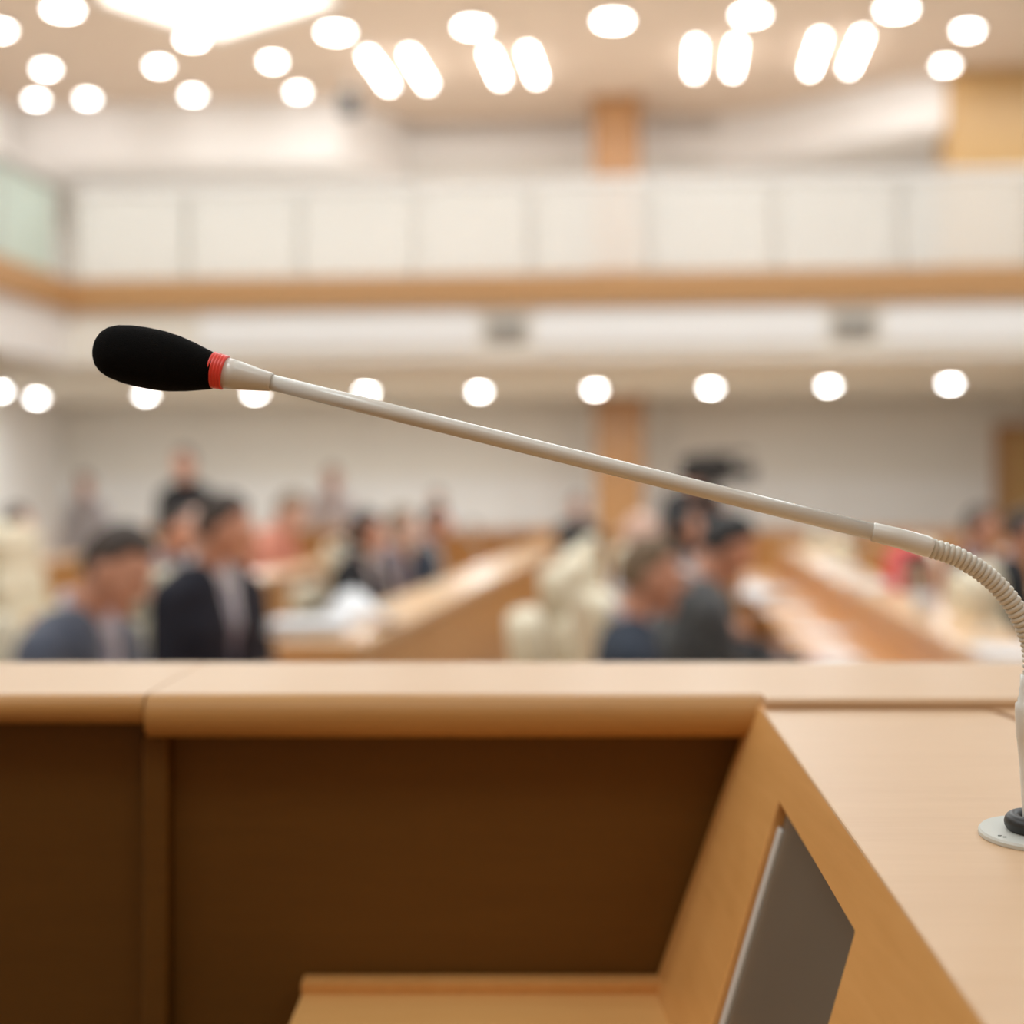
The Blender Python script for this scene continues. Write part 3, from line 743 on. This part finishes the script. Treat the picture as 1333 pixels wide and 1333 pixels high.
# left block
seated(67, 4.4, 'write', -100, 'man in blue-grey suit at far left bending over his desk', 'cream chair behind the man in the blue-grey suit', jacket='suit_blue', shirt='shirt_lilac', s=1.03, cs=.95)
seated(270, 5.9, 'turned', -116, 'man in navy suit with white collar, second from the left in front', 'cream chair behind the man in the navy suit', jacket='suit_navy', s=1.07)
seated(452, 8.3, 'look', -100, 'person with long black hair and black jacket beside the pale desk ledge', 'cream chair behind the long-haired person in black', jacket='suit_black', hair='hair_black', style='hair_long', tie='suit_black', cs=.82)
seated(500, 9.6, 'look', -90, 'pale-haired person in grey jacket next to the one with long black hair', 'cream chair behind the person in grey at the left desk', skin='skin_pale', jacket='suit_plum', hair='hair_grey')
seated(548, 11.1, 'look', -90, 'man in dark jacket farthest along the left desk row', 'cream chair farthest along the left desk row', jacket='suit_slate')
seated(203, 8.8, 'look', -90, 'man in plum grey suit behind the navy-suited man', 'cream chair behind the plum-suited man', jacket='suit_plum')
seated(246, 9.4, 'rest', -95, 'bald pale-faced man between the plum-suited man and the salmon top', 'cream chair of the bald pale-faced man at left', skin='skin_pale', jacket='suit_black', style=None, tie='suit_black')
seated(340, 10.9, 'write', -100, 'person in salmon pink top in the second row at left', 'cream chair of the person in salmon pink', jacket='salmon', top=True, skin='skin_pale', hair='hair_grey', s=1.1)
seated(12, 9.6, 'rest', -90, 'person in salmon top cut by the left edge', 'cream chair of the person at the left edge', jacket='salmon', top=True)
p = at(243, 640, 12.2); person('stand', p.x, p.y, rad(170), 'standing man in black shirt behind the left rows', jacket='suit_black', top=True, s=1.02)
p = at(112, 640, 15.6); person('stand', p.x, p.y, rad(180), 'small distant standing person at the far left wall', jacket='blouse', top=True, s=.93)
p = at(432, 640, 15.4); person('stand', p.x, p.y, rad(200), 'standing person in pale lilac blouse at the back, left of centre', jacket='blouse', top=True, s=.97, hair='hair_grey')
for px, d, l in ((108, 7.9, 'empty cream high-back chair behind the man in blue-grey'), (62, 9.0, 'empty cream chair near the left edge in the second row')):
    p = at(px, 700, d); chair(p.x, p.y, R90, l, 1.12)
# right block
seated(800, 4.7, 'look', -84, 'grey-brown haired man in slate suit, nearest in the centre, seen from behind', 'cream chair behind the grey-brown haired man', jacket='suit_slate', hair='hair_grey', shirt='shirt_lilac', cs=.95, s=.97)
seated(872, 5.6, 'write', -74, 'dark-haired man in charcoal suit right of the grey-brown haired man', 'cream chair behind the man in charcoal', s=1.04, jacket='suit_grey', hair='hair_black', cs=.95)
seated(822, 7.4, 'rest', -80, 'pale bald head behind the grey-brown haired man', 'cream chair of the bald man in the centre row', skin='skin_pale', style=None, jacket='blouse', top=True)
seated(882, 9.1, 'rest', -110, 'dark-haired person in grey in front of the video camera', 'cream chair of the person before the video camera', hair='hair_black', style='hair_long', jacket='suit_grey', tie='suit_grey')
for px, d, l in ((832, 6.3, 'empty cream chair just left of the grey-brown haired man'), (832, 8.3, 'second empty cream chair along the aisle at centre'), (834, 10.2, 'farthest empty cream chair along the aisle at centre')):
    p = at(px, 700, d); chair(p.x, p.y, R90, l)
for u, v, l in ((1.62, 6.6, 'empty cream chair at the right edge in the third row'), (1.55, 7.6, 'cream chair at right with a red jacket over its back'), (1.42, 10.2, 'empty cream chair right of centre, fourth from the edge'), (1.42, 11.9, 'empty cream chair farthest away in the right row')):
    chair(u, v, R90, l)
# red jacket draped over a chair back
bm = bmesh.new()
nx_, nz_ = 14, 22
grid = []
for j in range(nz_+1):
    s_ = j/nz_*1.0-.5; row = []
    for i in range(nx_+1):
        x = (i/nx_-.5)*.50
        zz = -abs(s_)*.62; yy = math.copysign(.085, s_)*min(1, abs(s_)*9) + .012*math.sin(x*40+s_*5)
        row.append(bm.verts.new((x*(1+.12*abs(s_)), yy, zz+.015*math.sin(x*25))))
    grid.append(row)
for j in range(nz_):
    for i in range(nx_): bm.faces.new((grid[j][i], grid[j][i+1], grid[j+1][i+1], grid[j+1][i]))
me = fin(bm, smooth=True)
rj = link('draped_jacket', me, M['red_cloth'], loc=(1.15, 7.6, 1.155), rz=R90, label='red jacket draped over the back of a cream chair at right', cat='jacket')
so = rj.modifiers.new('s', 'SOLIDIFY'); so.thickness = .012
person('look', 1.78, 8.6, rad(-95), 'person in black jacket at the right edge behind the hose of the microphone', jacket='suit_black', hair='hair_black', tie='suit_black'); chair(1.72, 8.6, R90, 'cream chair of the person in black at right')
person('rest', 1.80, 9.5, rad(-130), 'dark-haired person in plum jacket leaning at far right', jacket='suit_plum', hair='hair_dark'); chair(1.76, 9.5, rad(-130), 'cream chair of the person in plum at right')
person('rest', 1.52, 6.0, rad(-95), 'person in grey suit cut off beyond the right edge', jacket='suit_slate')
chair(1.46, 6.0, R90, 'cream chair of the cut-off person at right')
p = at(752, 640, 13.9); person('stand', p.x, p.y, rad(180), 'short distant dark-haired person left of the column', jacket='suit_grey', top=True, s=.80)
p = at(572, 640, 15.6); person('stand', p.x, p.y, rad(150), 'distant person in pale top left of the centre', jacket='blouse', top=True, s=.83, skin='skin_pale', hair='hair_grey')
# camera operator and video camera on a tripod
cp = at(926, 612, 10.9)
tr = empty('tripod', (cp.x, cp.y, 0), .3, label='black tripod carrying the video camera', cat='tripod')
H = cp.z-.09
for k in range(3):
    a = 2*PI*k/3+.5
    bm = bmesh.new(); sweep(bm, [(.03*math.cos(a), .03*math.sin(a), H-.12), (.42*math.cos(a), .42*math.sin(a), .01)], [.018, .012], 10); link('leg', fin(bm, smooth=True), M['dark_plastic'], tr)
bm = bmesh.new(); lathe(bm, [(.02, H-.5), (.02, H-.14), (.05, H-.12), (.05, H-.06), (.03, H-.05), (.06, H-.01), (.06, H)], 16); link('head', fin(bm), M['dark_plastic'], tr)
bm = bmesh.new(); sweep(bm, [(0, .05, H-.05), (-.02, .42, H-.16)], [.008, .012], 8); link('pan_handle', fin(bm, smooth=True), M['dark_plastic'], tr)
vc = empty('video_camera', (cp.x, cp.y, H), rad(62), label='black shoulder-size video camera on a tripod behind the rod', cat='video camera')
box('camera_body', M['dark_plastic'], -.07, .07, -.15, .22, .002, .18, vc, bevel=.012)
bm = bmesh.new(); lathe(bm, [(.045, 0), (.045, .10), (.058, .11), (.058, .19), (.05, .19), (.045, .17)], 24); bm.transform(Matrix.Translation((0, -.13, .07)) @ Matrix.Rotation(PI/2, 4, 'X')); link('lens', fin(bm), M['rubber'], vc)
bm = bmesh.new(); sweep(bm, [(0, -.10, .15), (0, -.08, .20), (0, .08, .20), (0, .12, .15)], [.012]*4, 10); link('handle', fin(bm, smooth=True), M['dark_plastic'], vc)
box('viewfinder', M['dark_plastic'], .06, .10, -.06, .14, .10, .15, vc, bevel=.006)
bm = bmesh.new(); sweep(bm, [(.05, -.28, .2), (.05, -.02, .2)], [.014, .014], 12); link('microphone', fin(bm, smooth=True), M['rubber'], vc)
cpn = at(902, 612, 11.5); person('film', cpn.x, cpn.y, rad(195), 'standing camera operator in dark clothes behind the video camera', jacket='suit_black', top=True, hair='hair_black', s=.98)

# ---------------------------------------------------------------- papers and small things on the desks
def paper_pile(loc, n, rz, label, w_=.21, l_=.30, th=.004):
    o = empty('paper_stack', loc, rz, label=label, cat='papers')
    bm = bmesh.new(); bx(bm, -w_/2, w_/2, -l_/2, l_/2, 0, th); me = fin(bm)
    for i in range(n):
        s = link('sheet', me, M['paper'], o); s.location = (random.uniform(-.02, .02), random.uniform(-.02, .02), .0005+i*(th+.0006)); s.rotation_euler = (0, 0, random.uniform(-.25, .25))
def open_sheet(loc, rz, label, s=1):
    bm = bmesh.new(); g_ = []
    for j in range(7):
        g_.append([bm.verts.new(((i/6-.5)*.30*s, (j/6-.5)*.42*s, .004+.14*s*math.sin(i/6*PI)*(.4+.6*j/6))) for i in range(7)])
    for j in range(6):
        for i in range(6): bm.faces.new((g_[j][i], g_[j][i+1], g_[j+1][i+1], g_[j+1][i]))
    o = link('newspaper', fin(bm, smooth=True), M['paper'], loc=loc, rz=rz, label=label, cat='papers'); m_ = o.modifiers.new('s', 'SOLIDIFY'); m_.thickness = .003
q = on_z(405, 822, .953); paper_pile((q.x, q.y, .950), 9, .3, 'stack of white papers on the near end of the left desk ledge')
q = on_z(405, 800, .953); open_sheet((-1.10, 5.35, .952), .4, 'folded white sheets lying open on the left desk ledge', .8)
paper_pile((.98, 4.55, .950), 3, .1, 'white papers on the right desk ledge beside the charcoal suit')
paper_pile((.99, 7.6, .950), 5, .3, 'white papers farther along the right desk ledge')
for i, (u, v) in enumerate(((.66, 4.9), (.62, 6.3), (.68, 7.4), (.64, 8.8), (.66, 10.4))):
    paper_pile((u, v, .745), 3, .4*i, 'white papers on the lower surface of the right desk, %s from the near end' % ('first', 'second', 'third', 'fourth', 'fifth')[i])
open_sheet((.56, 9.8, .747), .5, 'curled white sheet on the lower surface of the right desk row', .7)
paper_pile((.99, 9.3, .950), 5, -.2, 'third batch of white papers along the right desk ledge')
q = at(986, 778, 5.9)
cup = empty('cup', (.93, 5.85, .950), 0, label='white cup on the desk ledge right of the man in charcoal', cat='cup')
bm = bmesh.new(); lathe(bm, [(0, .001), (.028, .001), (.042, .09), (.039, .09), (.026, .006), (0, .006)], 24); link('bowl', fin(bm, smooth=True), M['paper'], cup)
bm = bmesh.new(); sweep(bm, [(.036, 0, .07), (.062, 0, .065), (.06, 0, .035), (.032, 0, .03)], [.005]*4, 8); link('handle', fin(bm, smooth=True), M['paper'], cup)
# small desk microphones along the rows
def desk_mic(loc, rz, label):
    o = empty('desk_microphone', loc, rz, label=label, cat='microphone', group='small microphones on the audience desks')
    bm = bmesh.new(); lathe(bm, [(0, 0), (.035, 0), (.033, .012), (.012, .016), (0, .016)], 20); link('base', fin(bm), M['grey_plastic'], o)
    bm = bmesh.new(); pts = [(0, 0, .01), (0, .0, .10), (0, -.03, .18), (0, -.12, .23), (0, -.20, .25)]; sweep(bm, pts, [.005]*5, 10); link('gooseneck', fin(bm, smooth=True), M['grey_plastic'], o)
    bm = bmesh.new(); sweep(bm, [(0, -.20, .25), (0, -.215, .252), (0, -.245, .258), (0, -.255, .26)], [.006, .013, .013, .006], 12); link('foam', fin(bm, smooth=True), M['rubber'], o)
for i, v in enumerate((6.1, 7.4, 8.9, 10.3)):
    desk_mic((-1.12, v, .950), R90, 'small gooseneck microphone on the left desk ledge, %s from the near end' % ('first', 'second', 'third', 'fourth')[i])
for i, v in enumerate((5.2, 6.9, 8.6)):
    desk_mic((1.02, v, .950), R90, 'small gooseneck microphone on the right desk ledge, %s from the near end' % ('first', 'second', 'third')[i])
